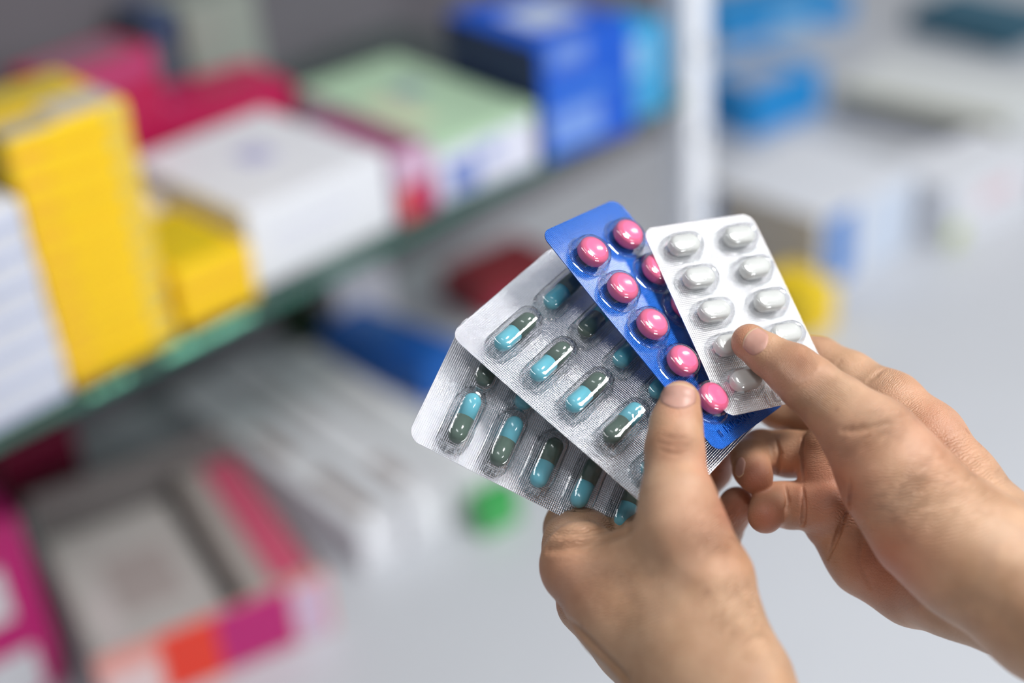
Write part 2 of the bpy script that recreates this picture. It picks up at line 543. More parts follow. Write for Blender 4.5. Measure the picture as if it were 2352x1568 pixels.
cart('broad pale carton with a yellowed edge at the upper right', (2300, 350), 272, (2420, 190), (2030, 110), (222, 226, 226),
     [('side', .0, .72, 1, .98, (200, 198, 160), 'yellowed_edge'), ('side', 0, .02, 1, .68, (126, 128, 136), 'grey_shade_side')], L, depth=.30)  # lower side painted grey to stand for its shade
cart('dark teal carton at the top right corner', (2310, 130), 70, (2430, 20), (2200, -10), (36, 88, 110),
     [('top', .1, .1, .9, .9, (44, 100, 124), 'lid_print')], L)
cart('white carton with a faint pink mark at the right', (2120, 640), 500, (2290, 380), (2010, 430), (224, 227, 234),
     [('front', .3, .5, .7, .8, (224, 200, 206), 'pink_mark'), ('front', 0, .05, .16, .4, (190, 200, 120), 'green_mark')], L, at=(1.665, .835))
cart('teal and white carton at the right edge', (2310, 500), 410, (2420, 350), (2270, 385), (90, 132, 146),
     [('front', .1, .1, .5, .8, (60, 108, 122), 'dark_print')], L, at=(1.885, .80))


# ------------------------------------------------------------------ blister packs
def knurl(t, pitch=0.00115):
    """diamond embossing height"""
    v = t.coords()
    sx = t.n('ShaderNodeSeparateXYZ'); t.l(v, sx.inputs[0])
    k = 2 * math.pi / pitch
    a = t.math('MULTIPLY', t.math('ADD', sx.outputs[0], sx.outputs[1]), k * 0.7071)
    b = t.math('MULTIPLY', t.math('SUBTRACT', sx.outputs[0], sx.outputs[1]), k * 0.7071)
    return t.math('MULTIPLY', t.math('SINE', a), t.math('SINE', b)), v


def foil_mat(name, c, metal, rough, kstr, coat=0.4):
    t = NT(name)
    h, v = knurl(t)
    big = t.noise(70.0, 2.0, v)
    hh = t.math('ADD', h, t.math('MULTIPLY', big, 6.0))
    p = t.pbsdf(lin(*c), rough, metal, Coat_Weight=coat, Coat_Roughness=0.12)
    t.l(t.bump(hh, kstr, 0.00012), p.inputs['Normal'])
    return t.done(p.outputs[0])


silver = foil_mat('silver_foil', (222, 224, 230), 0.95, 0.20, 1.0, 0.2)
bright = foil_mat('bright_foil', (240, 241, 244), 0.88, 0.24, 0.9, 0.2)
bluef = foil_mat('blue_foil', (0, 88, 184), 0.6, 0.24, 0.9, 0.5)


def film_mat():
    t = NT('clear_film')
    tr = t.n('ShaderNodeBsdfTransparent')
    gl = t.n('ShaderNodeBsdfGlossy'); gl.inputs['Roughness'].default_value = 0.06
    fr = t.n('ShaderNodeLayerWeight'); fr.inputs['Blend'].default_value = 0.30
    nz = t.noise(500.0, 2.0, t.coords())
    bp = t.bump(nz, 0.25, 0.0003)
    t.l(bp, gl.inputs['Normal']); 
    t.l(t.mix(t.math('POWER', fr.outputs['Facing'], 2.0), (0.96, 0.965, 0.97, 1), (0.42, 0.45, 0.48, 1)), tr.inputs[0])
    f = t.math('ADD', t.math('MULTIPLY', fr.outputs['Facing'], 0.62), 0.06)
    mx = t.n('ShaderNodeMixShader')
    t.l(f, mx.inputs[0]); t.l(tr.outputs[0], mx.inputs[1]); t.l(gl.outputs[0], mx.inputs[2])
    return t.done(mx.outputs[0])


film = film_mat()


def gelatin(name, c, rough=0.16, coat=0.6):
    t = NT(name)
    p = t.pbsdf(lin(*c), rough, 0.0, Coat_Weight=coat, Coat_Roughness=0.05)
    return t.done(p.outputs[0])


cyan_gel = gelatin('cyan_gelatin', (106, 190, 208))
green_gel = gelatin('dark_green_gelatin', (82, 102, 92))
pink_coat = gelatin('pink_sugar_coat', (236, 104, 146), 0.2)
white_coat = gelatin('white_film_coat', (216, 217, 214), 0.25)


def sheet_mesh(w, l, rad, th, bend):
    """rounded rectangle sheet as a fine grid bent a little"""
    nx, ny = 24, 44
    V = []; F = []
    def outline(fx, fy):
        # map the unit square to a rounded rectangle (squash corners)
        x = (fx - .5) * w; y = (fy - .5) * l
        hx, hy = w / 2 - rad, l / 2 - rad
        if abs(x) > hx and abs(y) > hy:
            qx = (abs(x) - hx) / rad; qy = (abs(y) - hy) / rad
            n = math.hypot(qx, qy); m_ = max(qx, qy)
            if n > 0:
                s = m_ / n
                qx, qy = qx * s, qy * s
            x = math.copysign(hx + qx * rad, x); y = math.copysign(hy + qy * rad, y)
        return x, y
    def levels(n, half, rad):
        core = np.linspace(-(half - rad), half - rad, n - 12)
        ed = np.linspace(half - rad, half, 7)[1:]
        return np.concatenate([-ed[::-1], core, ed]) / (2 * half) + .5
    xs = levels(nx, w / 2, rad); ys = levels(ny, l / 2, rad)
    nx, ny = len(xs), len(ys)
    for lay in (0, 1):
        for j in range(ny):
            for i in range(nx):
                x, y = outline(xs[i], ys[j])
                V.append((x, y, bend(x, y) - (0 if lay == 0 else th)))
    N = nx * ny
    for j in range(ny - 1):
        for i in range(nx - 1):
            a = j * nx + i
            F.append((a, a + 1, a + nx + 1, a + nx))
            F.append((N + a, N + a + nx, N + a + nx + 1, N + a + 1))
    rim = [i for i in range(nx)] + [j * nx + nx - 1 for j in range(1, ny)] + [(ny - 1) * nx + i for i in range(nx - 2, -1, -1)] + [j * nx for j in range(ny - 2, 0, -1)]
    for k in range(len(rim)):
        a, b = rim[k], rim[(k + 1) % len(rim)]
        F.append((a, N + a, N + b, b))
    return V, F


def stadium(hl, hw, t):
    """point on a stadium outline: hl half length along x, hw half width"""
    c, s = math.cos(t), math.sin(t)
    s_ = hl - hw
    x = hw * c + (s_ if c > 0 else -s_) * min(1.0, abs(c) * 6.0)
    return x, hw * s


def pocket_mesh(hl, hw, ht, wrinkle, ends):
    """clear blister dome, open below, with a small flange and crimped skirt"""
    prof = [(1.16, 0.0), (1.09, .02), (1.05, .05), (1.02, .16), (.985, .40), (.94, .65), (.85, .84), (.72, .94), (.52, .985), (.28, 1.0)]
    NS = 72
    V = []; F = []
    for (s, z) in prof:
        for k in range(NS):
            a = 2 * math.pi * k / NS
            wob = 0.0
            if wrinkle and s > .95:
                m = 1.0
                if ends: m = abs(math.cos(a)) ** 2 * .9 + .5
                wob = wrinkle * m * math.sin(k * math.pi * 2 * 15 / NS + math.sin(a * 3) * 2) * min(1, z * 6 + .3)
            x, y = stadium(hl + hw * (s - 1), hw * s, a)
            r = math.hypot(x, y)
            V.append((x * (1 + wob / r), y * (1 + wob / r), ht * z + 0.0001))
    for i in range(len(prof) - 1):
        for k in range(NS):
            a = i * NS + k; b = i * NS + (k + 1) % NS
            F.append((a, b, b + NS, a + NS))
    V.append((0, 0, ht * 1.002))
    for k in range(NS):
        F.append(((len(prof) - 1) * NS + k, (len(prof) - 1) * NS + (k + 1) % NS, len(V) - 1))
    return V, F


def lathe_x(prof, NS=28):
    V = []; F = []
    for (x, r) in prof:
        for k in range(NS):
            a = 2 * math.pi * k / NS
            V.append((x, r * math.cos(a), r * math.sin(a)))
    for i in range(len(prof) - 1):
        for k in range(NS):
            a = i * NS + k; b = i * NS + (k + 1) % NS
            F.append((a, a + NS, b + NS, b))
    for idx, flip in ((0, False), (len(prof) - 1, True)):
        V.append((prof[idx][0], 0, 0)); c = len(V) - 1
        for k in range(NS):
            a = idx * NS + k; b = idx * NS + (k + 1) % NS
            F.append((a, b, c) if not flip else (b, a, c))
    return V, F


def hemi(x0, x1, r):
    """profile from a flat start x0 to a round end at x1"""
    s = 1 if x1 > x0 else -1
    c = x1 - s * r
    return [(x0, r)] + [(c + s * r * math.sin(t), r * math.cos(t)) for t in np.linspace(0, math.pi / 2 * .97, 9)]


CAPL, CAPR = 0.0108, 0.0037
_body = lathe_x(hemi(0.0012, -CAPL, CAPR - .00012))
_cap = lathe_x(hemi(-0.0004, CAPL * .98, CAPR))


def oval_tablet(hl, hw, ht):
    V = []; F = []; NS = 48
    rings = [(.02, 1.0), (.3, .985), (.6, .93), (.8, .82), (.92, .66), (.98, .50), (1.0, .38), (1.0, -.38), (.98, -.50), (.92, -.66), (.8, -.82), (.6, -.93), (.3, -.985), (.02, -1.0)]
    for (s, z) in rings:
        for k in range(NS):
            a = 2 * math.pi * k / NS
            x, y = stadium(hl - hw * (1 - s), hw * s, a)
            if hl - hw < 1e-5: x, y = hw * s * math.cos(a), hw * s * math.sin(a)
            V.append((x, y, z * ht))
    for i in range(len(rings) - 1):
        for k in range(NS):
            a = i * NS + k; b = i * NS + (k + 1) % NS
            F.append((a, a + NS, b + NS, b))
    F.append(tuple(range(NS))); F.append(tuple((len(rings) - 1) * NS + k for k in reversed(range(NS))))
    return V, F


def pack_frame(c, a, b, z, b3):
    """centre pixel, pixel vectors of the full short and long side, depth, depth change along the long side"""
    cx, cy = (c[0] - CX) / FPX, (c[1] - CY) / FPX
    s = FPX / z
    Bv = np.array((b[0] / s + cx * b3, b[1] / s + cy * b3, b3))
    A0 = np.array((a[0] / s, a[1] / s, 0.0)); A1 = np.array((cx, cy, 1.0))
    a3 = -A0.dot(Bv) / A1.dot(Bv)
    Av = A0 + A1 * a3
    return px3(c[0], c[1], z), Av, Bv, a3


def emboss(text, size, loc, rotz, mat, parent, name='embossed_text'):
    cu = bpy.data.curves.new(name, 'FONT'); cu.body = text; cu.size = size; cu.extrude = 0.00025; cu.bevel_depth = 0.00012
    cu.resolution_u = 2
    o = bpy.data.objects.new(name, cu); COL.objects.link(o)
    dg = bpy.context.evaluated_depsgraph_get()
    me = bpy.data.meshes.new_from_object(o.evaluated_get(dg))
    COL.objects.unlink(o); bpy.data.objects.remove(o)
    o = bpy.data.objects.new(name, me); COL.objects.link(o)
    me.materials.clear(); me.materials.append(mat)
    o.location = loc; o.rotation_euler = (0, 0, rotz); o.parent = parent
    return o


PACKS = {}


def blister(key, label, c, a, b, z, b3, mat, colpitch, rowpitch, rad, kind, flips=None, curve=0.0, pocket=None):
    P, Av, Bv, a3 = pack_frame(c, a, b, z, b3)
    Wm, Lm = np.linalg.norm(Av) / 1000, np.linalg.norm(Bv) / 1000
    u = Av / np.linalg.norm(Av); v = -Bv / np.linalg.norm(Bv)
    n = np.cross(u, v)
    M = np.column_stack((R_CW @ u, R_CW @ v, R_CW @ n))
    root = thing('blister_pack', label, 'blister pack')
    root.matrix_world = Matrix.Translation(cv2w(P).tolist()) @ Matrix(M.tolist()).to_4x4()
    if DEBUG: print('PACK', key, 'W %.1f L %.1f a3 %.1f b3 %.1f' % (Wm * 1000, Lm * 1000, a3, b3), 'n', np.round(n, 2))
    bend = lambda x, y: curve * (x / (Wm / 2)) ** 2 + 0.0003 * math.sin(y * 90) * (x / Wm)
    V, F = sheet_mesh(Wm, Lm, rad, 0.0003, bend)
    mesh_obj('foil_sheet', V, F, mat, root, smooth=False)
    PACKS[key] = (P, u, v, n, Wm, Lm)
    pk = mesh_data = None
    rows = [(2 - r) for r in range(5)]
    first = {}

    def dup(o, loc, rot):
        o2 = o.copy(); COL.objects.link(o2); o2.parent = root
        o2.location = loc; o2.rotation_euler = rot
        return o2
    for ci, col in enumerate((-.5, .5)):
        for ri, r in enumerate(rows):
            x = col * colpitch * Wm; y = r * rowpitch * Lm
            z0 = bend(x, y)
            j = random.uniform(-1, 1)
            if 'pocket' not in first:
                V, F = pocket_mesh(*pocket)
                o = mesh_obj('pocket', V, F, film, root, smooth=True); first['pocket'] = o
                o.location = (x, y, z0)
            else:
                dup(first['pocket'], (x, y, z0), (0, 0, math.pi * random.randint(0, 1)))
            if kind == 'capsule':
                fl = flips[ci][ri]       # 'c' cyan half towards -x (lower left)
                rz = 0.0 if fl == 'c' else math.pi
                rot = (0, 0, rz + j * 0.05)
                loc = (x + j * .0006, y + random.uniform(-1, 1) * .0005, z0 + CAPR + .0004)
                if 'capsule' not in first:
                    o = mesh_obj('capsule', *_body, cyan_gel, root, smooth=True); o.location = loc; o.rotation_euler = rot
                    cp = mesh_obj('capsule_cap', *_cap, green_gel, o, smooth=True)
                    o['label'] = 'capsule with a cyan body'; cp['label'] = 'dark green capsule half'
                    first['capsule'] = o; first['cap'] = cp
                else:
                    o = dup(first['capsule'], loc, rot)
                    cp = first['cap'].copy(); COL.objects.link(cp); cp.parent = o
            else:
                loc = (x + j * .0003, y, z0 + pocket_rest[kind])
                rot = (0, 0, j * .06)
                if 'tablet' not in first:
                    o = mesh_obj('tablet', *tablet_geo[kind], tablet_mat[kind], root, smooth=True)
                    o.location = loc; o.rotation_euler = rot; first['tablet'] = o
                else:
                    dup(first['tablet'], loc, rot)
    return root


tablet_geo = {'round': oval_tablet(.0062, .0062, .0034), 'oblong': oval_tablet(.0066, .0040, .0031)}
tablet_mat = {'round': pink_coat, 'oblong': white_coat}
pocket_rest = {'round': .0036, 'oblong': .0033}

cap_pocket = (.0133, .0058, .0080, .00105, True)
blister('silver_low', 'rearmost silver strip of cyan and dark green capsules, fanned out lowest left',
        (1278, 999), (128, -290), (541, 279), 554, 12, silver, .443, .172, .0055, 'capsule',
        flips=[['g', 'g', 'c', 'c', 'c'], ['g', 'c', 'c', 'g', 'c']], pocket=cap_pocket)
blister('silver_high', 'silver strip of cyan and dark green capsules directly behind the blue strip',
        (1395, 863), (237, -225), (485, 414), 548, -24.6, silver, .443, .169, .0055, 'capsule',
        flips=[['c', 'c', 'c', 'g', 'c'], ['c', 'g', 'c', 'c', 'g']], pocket=cap_pocket)
blue_pack = blister('blue', 'glossy blue foil strip of round pink tablets', (1526, 733), (166, -96), (398, 487), 552, -20, bluef, .468, .1695, .005,
                    'round', pocket=(.0081, .0081, .0066, .00015, False))
white_pack = blister('white', 'bright silver-white strip of oblong white tablets, frontmost of the fan', (1697, 712), (252, -46), (196, 422), 558, -32,
                     bright, .504, .1806, .005, 'oblong', pocket=(.0088, .0056, .0064, .00018, False))


# ------------------------------------------------------------------ hands (one continuous surface each)
def surface_nets(f, org, h):
    s = f < 0
    nx, ny, nz = f.shape
    c = [s[i:nx - 1 + i, j:ny - 1 + j, k:nz - 1 + k] for i in (0, 1) for j in (0, 1) for k in (0, 1)]
    allin = np.logical_and.reduce(c); anyin = np.logical_or.reduce(c)
    cells = np.argwhere(anyin & ~allin)
    idx = -np.ones((nx - 1, ny - 1, nz - 1), dtype=np.int64)
    idx[cells[:, 0], cells[:, 1], cells[:, 2]] = np.arange(len(cells))
    acc = np.zeros((len(cells), 3)); cnt = np.zeros(len(cells))
    offs = [(i, j, k) for i in (0, 1) for j in (0, 1) for k in (0, 1)]
    for a in offs:
        for ax in range(3):
            if a[ax] == 0:
                b = list(a); b[ax] = 1
                fa = f[cells[:, 0] + a[0], cells[:, 1] + a[1], cells[:, 2] + a[2]]
                fb = f[cells[:, 0] + b[0], cells[:, 1] + b[1], cells[:, 2] + b[2]]
                m = (fa < 0) != (fb < 0)
                t_ = np.where(m, fa / np.where(m, fa - fb, 1), 0)
                p = np.array(a, float)[None, :] + np.zeros((len(cells), 3)); p[:, ax] += t_
                acc[m] += p[m]; cnt[m] += 1
    V = org + h * (cells + acc / cnt[:, None])
    Q = []
    for ax in range(3):
        o1, o2 = (ax + 1) % 3, (ax + 2) % 3
        sl0 = [slice(None)] * 3; sl1 = [slice(None)] * 3
        sl0[ax] = slice(0, -1); sl1[ax] = slice(1, None)
        d = s[tuple(sl0)] != s[tuple(sl1)]
        e = np.argwhere(d)
        ok = (e[:, o1] > 0) & (e[:, o2] > 0) & (e[:, o1] < f.shape[o1] - 1) & (e[:, o2] < f.shape[o2] - 1)
        e = e[ok]
        ins = s[e[:, 0], e[:, 1], e[:, 2]]
        def cell(d1, d2):
            q = e.copy(); q[:, o1] -= d1; q[:, o2] -= d2
            return idx[q[:, 0], q[:, 1], q[:, 2]]
        q = np.stack((cell(1, 1), cell(0, 1), cell(0, 0), cell(1, 0)), 1)
        q[~ins] = q[~ins][:, ::-1]
        Q.append(q)
    return V, np.concatenate(Q)


class Sculpt:
    """blended round cones in camera space (mm)"""
    def __init__(self, lo, hi, h):
        self.h = h; self.org = np.array(lo, float)
        n = np.ceil((np.array(hi) - self.org) / h).astype(int) + 1
        self.f = np.full(n, 40.0, dtype=np.float32)
        self.ax = [self.org[i] + h * np.arange(n[i]) for i in range(3)]

    def _block(self, a, b, m):
        lo = np.minimum(a, b) - m; hi = np.maximum(a, b) + m
        i0 = np.clip(np.floor((lo - self.org) / self.h).astype(int), 0, None)
        i1 = np.minimum(np.ceil((hi - self.org) / self.h).astype(int) + 1, self.f.shape)
        if np.any(i1 <= i0): return None, None
        sl = tuple(slice(i0[i], i1[i]) for i in range(3))
        g = np.meshgrid(*[self.ax[i][sl[i]] for i in range(3)], indexing='ij', sparse=True)
        return sl, g

    @staticmethod
    def _dist(g, a, b, r1, r2):
        ab = b - a; L2 = ab.dot(ab) + 1e-9
        t_ = np.clip(((g[0] - a[0]) * ab[0] + (g[1] - a[1]) * ab[1] + (g[2] - a[2]) * ab[2]) / L2, 0, 1)
        d = np.sqrt((g[0] - a[0] - t_ * ab[0]) ** 2 + (g[1] - a[1] - t_ * ab[1]) ** 2 + (g[2] - a[2] - t_ * ab[2]) ** 2)
        return d - (r1 + (r2 - r1) * t_)

    def add(self, a, b, r1, r2, k):
        sl, g = self._block(a, b, max(r1, r2) + k * 2 + 3)
        if sl is None: return
        d = self._dist(g, a, b, r1, r2); f = self.f[sl]
        hh = np.clip(.5 + .5 * (d - f) / k, 0, 1)
        self.f[sl] = d + (f - d) * hh - k * hh * (1 - hh)

    def cut(self, a, b, r1, r2, k):
        sl, g = self._block(a, b, max(r1, r2) + k + 1)
        if sl is None: return
        d = -self._dist(g, a, b, r1, r2); f = self.f[sl]
        hh = np.clip(.5 - .5 * (d - f) / k, 0, 1)
        self.f[sl] = d + (f - d) * hh + k * hh * (1 - hh)

    def chain(self, pts, k=4.0):
        """pts: (px, py, z mm, radius px)"""
        P = [(px3(p[0], p[1], p[2]), p[3] * p[2] / FPX) for p in pts]
        for (a, ra), (b, rb) in zip(P[:-1], P[1:]):
            self.add(a, b, ra, rb, k)

    def sample(self, p):
        q = (np.asarray(p) - self.org) / self.h
        i = np.floor(q).astype(int)
        if np.any(i < 0) or np.any(i >= np.array(self.f.shape) - 1): return 40.0
        t_ = q - i
        c = self.f[i[0]:i[0] + 2, i[1]:i[1] + 2, i[2]:i[2] + 2].astype(float)
        c = c[0] * (1 - t_[0]) + c[1] * t_[0]; c = c[0] * (1 - t_[1]) + c[1] * t_[1]
        return c[0] * (1 - t_[2]) + c[1] * t_[2]

    def hit(self, px, py, z0=440, z1=660):
        """first surface point seen through the pixel"""
        z = z0
        while z < z1:
            d = self.sample(px3(px, py, z))
            if d < 0.02: return px3(px, py, z)
            z += max(min(d * .7, 4), .08)
        return None

    def grad(self, p):
        e = .8
        g = np.array([self.sample(p + np.eye(3)[i] * e) - self.sample(p - np.eye(3)[i] * e) for i in range(3)])
        return g / (np.linalg.norm(g) + 1e-9)

    def crease(self, pts, r=0.9, k=1.6, lift=.45, step=14):
        H = []
        for (x0, y0), (x1, y1) in zip(pts[:-1], pts[1:]):
            n = max(1, int(math.hypot(x1 - x0, y1 - y0) / step))
            for i in range(n):
                H.append((x0 + (x1 - x0) * i / n, y0 + (y1 - y0) * i / n))
        H.append(pts[-1])
        Q = [self.hit(*p) for p in H]
        N = [self.grad(q) if q is not None else None for q in Q]
        nq = len(Q)
        for i in range(nq - 1):
            if Q[i] is None or Q[i + 1] is None or np.linalg.norm(Q[i] - Q[i + 1]) > 9: continue
            def rr(j):
                e = min(j, nq - 1 - j) / max(1, nq * .25)
                return r * min(1.0, .35 + .65 * e)
            self.cut(Q[i] + N[i] * (rr(i) * lift), Q[i + 1] + N[i + 1] * (rr(i + 1) * lift), rr(i), rr(i + 1), k)


def skin_material():
    t = NT('skin')
    v = t.coords()
    red = t.n('ShaderNodeAttribute'); red.attribute_name = 'redness'
    wr = t.n('ShaderNodeAttribute'); wr.attribute_name = 'wrinkle'
    ph = t.n('ShaderNodeAttribute'); ph.attribute_name = 'phase'
    n1 = t.n('ShaderNodeClamp'); t.l(t.math('MULTIPLY_ADD', t.noise(52.0, 5.0, v), 2.6, -.8), n1.inputs[0]); n1 = n1.outputs[0]; n2 = t.noise(160.0, 3.0, v)
    base = t.mix(n1, lin(204, 166, 134), lin(167, 130, 98))
    base = t.mix(t.math('MULTIPLY', n2, .35), base, lin(180, 130, 106))
    base = t.mix(red.outputs['Fac'], base, lin(190, 104, 82))
    # small brown spots
    vor = t.n('ShaderNodeTexVoronoi'); vor.inputs['Scale'].default_value = 55.0; t.l(v, vor.inputs['Vector'])
    spot = t.math('LESS_THAN', vor.outputs['Distance'], 0.085)
    base = t.mix(t.math('MULTIPLY', spot, .35), base, lin(140, 96, 72))
    vein = t.math('MULTIPLY', t.math('GREATER_THAN', 0.035, t.math('ABSOLUTE', t.math('SUBTRACT', t.noise(16.0, 1.0, v), .5))), .07)
    base = t.mix(vein, base, lin(120, 112, 110))
    p = t.pbsdf(base, 0.40, 0.0, Subsurface_Weight=0.15, Subsurface_Scale=0.003)
    p.inputs['Subsurface Radius'].default_value = (1.0, 0.35, 0.2)
    p.inputs['Specular IOR Level'].default_value = 0.45
    # fine skin lines + wrinkles that follow the joints
    fine = t.noise(1400.0, 3.0, v, .6)
    mp = t.n('ShaderNodeMapping'); mp.inputs['Scale'].default_value = (1, 1, 1); t.l(v, mp.inputs[0])
    vl = t.n('ShaderNodeTexVoronoi'); vl.inputs['Scale'].default_value = 900.0; vl.feature = 'DISTANCE_TO_EDGE'; t.l(v, vl.inputs['Vector'])
    nn = t.noise(260.0, 2.0, v)
    wave = t.math('SINE', t.math('ADD', t.math('MULTIPLY', ph.outputs['Fac'], 2.0), t.math('MULTIPLY', nn, 9.0)))
    wave = t.math('POWER', t.math('ABSOLUTE', wave), 0.7)
    hgt = t.math('ADD', t.math('MULTIPLY', fine, .35), t.math('MULTIPLY', t.math('MULTIPLY', wave, t.math('MULTIPLY', wr.outputs['Fac'], t.math('MULTIPLY', t.noise(90.0, 2.0, v), 2.0))), 1.0))
    hgt = t.math('ADD', hgt, t.math('MULTIPLY', t.math('MINIMUM', vl.outputs['Distance'], .15), t.math('MULTIPLY', t.noise(70.0, 1.0, v), .8)))
    t.l(t.bump(hgt, 0.9, 0.0008), p.inputs['Normal'])
    return t.done(p.outputs[0])


skin = skin_material()
t = NT('fingernail')
nnz = t.noise(200.0, 2.0, t.coords())
p = t.pbsdf(t.mix(nnz, lin(196, 150, 134), lin(180, 132, 118)), 0.5, 0.0, Subsurface_Weight=0.15, Subsurface_Scale=0.003,
            Coat_Weight=0.12, Coat_Roughness=0.3)
nail_mat = t.done(p.outputs[0])
t = NT('nail_tip')
nail_tip = t.done(t.pbsdf(lin(214, 184, 150), 0.35).outputs[0])


def finish_hand(S, label, reds, wrinkles, origin_px):
    for a_ in range(3):                                  # close the cut ends of the forearm
        for e_ in (0, -1):
            sl = [slice(None)] * 3; sl[a_] = e_
            S.f[tuple(sl)] = np.maximum(S.f[tuple(sl)], 1.0)
    V, Q = surface_nets(S.f, S.org, S.h)
    # relax the net a little
    n = len(V)
    E = np.concatenate([Q[:, [0, 1]], Q[:, [1, 2]], Q[:, [2, 3]], Q[:, [3, 0]]])
    for it in range(3):
        acc = np.zeros((n, 3)); cnt = np.zeros(n)
        for c_ in range(3):
            acc[:, c_] += np.bincount(E[:, 0], V[E[:, 1], c_], n) + np.bincount(E[:, 1], V[E[:, 0], c_], n)
        cnt = np.bincount(E[:, 0], minlength=n) + np.bincount(E[:, 1], minlength=n)
        m = cnt > 0; V[m] = V[m] * .5 + .5 * acc[m] / cnt[m, None]
    px = CX + FPX * V[:, 0] / V[:, 2]; py = CY + FPX * V[:, 1] / V[:, 2]
    red = np.zeros(n)
    for (x, y, r, a) in reds:
        red = np.maximum(red, a * np.exp(-((px - x) ** 2 + (py - y) ** 2) / (r * r)))
    wr = np.zeros(n); ph = np.zeros(n); sec = np.zeros(n)
    for (x, y, ang, ra, rb, lam, a) in wrinkles:     # wrinkle lines run along ang (deg), spacing lam px
        ca, sa = math.cos(math.radians(ang)), math.sin(math.radians(ang))
        al = (px - x) * ca + (py - y) * sa; ac = -(px - x) * sa + (py - y) * ca
        g = a * np.exp(-(al / ra) ** 2 - (ac / rb) ** 2)
        m = g > wr
        sec = np.where(m, np.maximum(sec, wr), np.maximum(sec, g))
        wr[m] = g[m]; ph[m] = (ac[m] + 0.0009 * al[m] ** 2) * math.pi / lam
    wr = np.clip(wr - sec, 0, 1)
    # shallow real folds, deepest where the wrinkle mask is strong
    tri = np.cross(V[Q[:, 1]] - V[Q[:, 0]], V[Q[:, 3]] - V[Q[:, 0]])
    N = np.zeros((n, 3))
    for c_ in range(4):
        for a_ in range(3):
            N[:, a_] += np.bincount(Q[:, c_], tri[:, a_], n)
    N /= np.linalg.norm(N, axis=1)[:, None] + 1e-9
    wob = np.sin(V @ np.array((.31, .23, .17))) * 1.3 + np.sin(V @ np.array((-.19, .41, .11)) + 1) * 1.1
    patch = .55 + .45 * np.sin(V @ np.array((.23, -.15, .2))) * np.sin(V @ np.array((-.12, .27, .1)) + 2)
    V = V - N * (patch * wr * .45 * (1 - np.abs(np.sin(ph + wob)) ** .6))[:, None]
    o3 = cv2w(px3(*origin_px))
    Wv = cv2w(V) - o3
    ob = mesh_obj('hand', Wv, Q, skin, None, smooth=True)
    ob.location = o3.tolist()
    for nm, arr in (('redness', red), ('wrinkle', wr), ('phase', ph)):
        at = ob.data.attributes.new(nm, 'FLOAT', 'POINT'); at.data.foreach_set('value', arr.astype(np.float32))
    tag(ob, label, 'hand')
    return ob, o3


def nail(S, hand, o3, axis0, axis1, hw, lift=.25, name='thumbnail'):
    """nail plate laid on the sculpted finger: from axis0 (tip pixel) to axis1 (cuticle pixel), half width hw px"""
    a0 = np.array(axis0, float); a1 = np.array(axis1, float)
    d = a1 - a0; L_ = np.linalg.norm(d); d /= L_; nrm = np.array((-d[1], d[0]))
    NU, NV = 17, 15
    V = []
    for j in range(NV):
        v_ = j / (NV - 1)
        for i in range(NU):
            u_ = i / (NU - 1) * 2 - 1
            w_ = hw * (0.93 + .1 * math.sin(v_ * math.pi))
            end = 1 - .20 * u_ * u_ if v_ > .5 else 1
            st = .20 * u_ * u_ * L_ * (1 - v_)
            vv = v_ * L_ * (1 - (.22 * u_ * u_) * v_) + st
            p = a0 + d * vv + nrm * u_ * w_
            h_ = S.hit(p[0], p[1])
            if h_ is None:
                h_ = np.array(V[-1]) if V else px3(p[0], p[1], 520)
                V.append(h_); continue
            g = S.grad(h_)
            e = min(1 - abs(u_), v_ * 1.2 if v_ < .4 else 1, (1 - v_) * 1.6)
            V.append(h_ + g * (lift * min(1, e * 5) - .12))
    F = []
    for j in range(NV - 1):
        for i in range(NU - 1):
            a = j * NU + i
            F.append((a, a + NU, a + NU + 1, a + 1))
    W_ = cv2w(np.array(V)) - o3
    fm = [1 if (k // (NU - 1)) < 1 else 0 for k in range(len(F))]
    ob = mesh_obj(name, W_, F, None, hand, smooth=True, mats=[nail_mat, nail_tip], fm=fm)
    md = ob.modifiers.new('thick', 'SOLIDIFY'); md.thickness = .0004; md.offset = 0
    ob['label'] = 'pale pink nail'
    return ob


HV = 0.58
# ---- left hand
S = Sculpt(px3(1190, 860, 470) * (1, 1, 0) + (0, -2, 440), (98, 172, 625), HV)
S.org = S.org
# thumb, from tip to wrist
S.chain([(1562, 921, 519, 47), (1553, 975, 517, 58), (1550, 1030, 513, 66), (1551, 1080, 508, 68), (1556, 1140, 502, 84), (1566, 1215, 498, 100)], 3)
S.chain([(1566, 1215, 498, 98), (1618, 1335, 497, 108), (1648, 1450, 494, 106), (1682, 1560, 488, 122), (1770, 1760, 474, 135)], 6)
# index metacarpal and knuckle
S.chain([(1338, 1298, 524, 96), (1440, 1400, 512, 118), (1560, 1520, 502, 132), (1680, 1680, 490, 145)], 8)
S.chain([(1738, 1560, 490, 76), (1760, 1640, 486, 84)], 5)
# middle of the hand back
S.chain([(1480, 1310, 510, 110), (1580, 1440, 500, 130), (1660, 1560, 494, 130)], 8)
# web towards the index
S.chain([(1330, 1250, 561, 64), (1450, 1250, 553, 62), (1545, 1235, 528, 70)], 7)
# index finger behind the strips
S.chain([(1338, 1298, 526, 92), (1333, 1255, 548, 84), (1322, 1215, 563, 70), (1345, 1130, 578, 60), (1440, 1050, 590, 52), (1530, 985, 585, 46), (1560, 960, 580, 42)], 4)
# second metacarpal edge
S.chain([(1355, 1382, 545, 76), (1450, 1480, 536, 84), (1560, 1590, 520, 100), (1680, 1720, 505, 110)], 3)
# middle finger
S.chain([(1355, 1382, 547, 72), (1420, 1300, 590, 60), (1530, 1200, 600, 54), (1630, 1075, 590, 50), (1656, 1015, 580, 44)], 3)
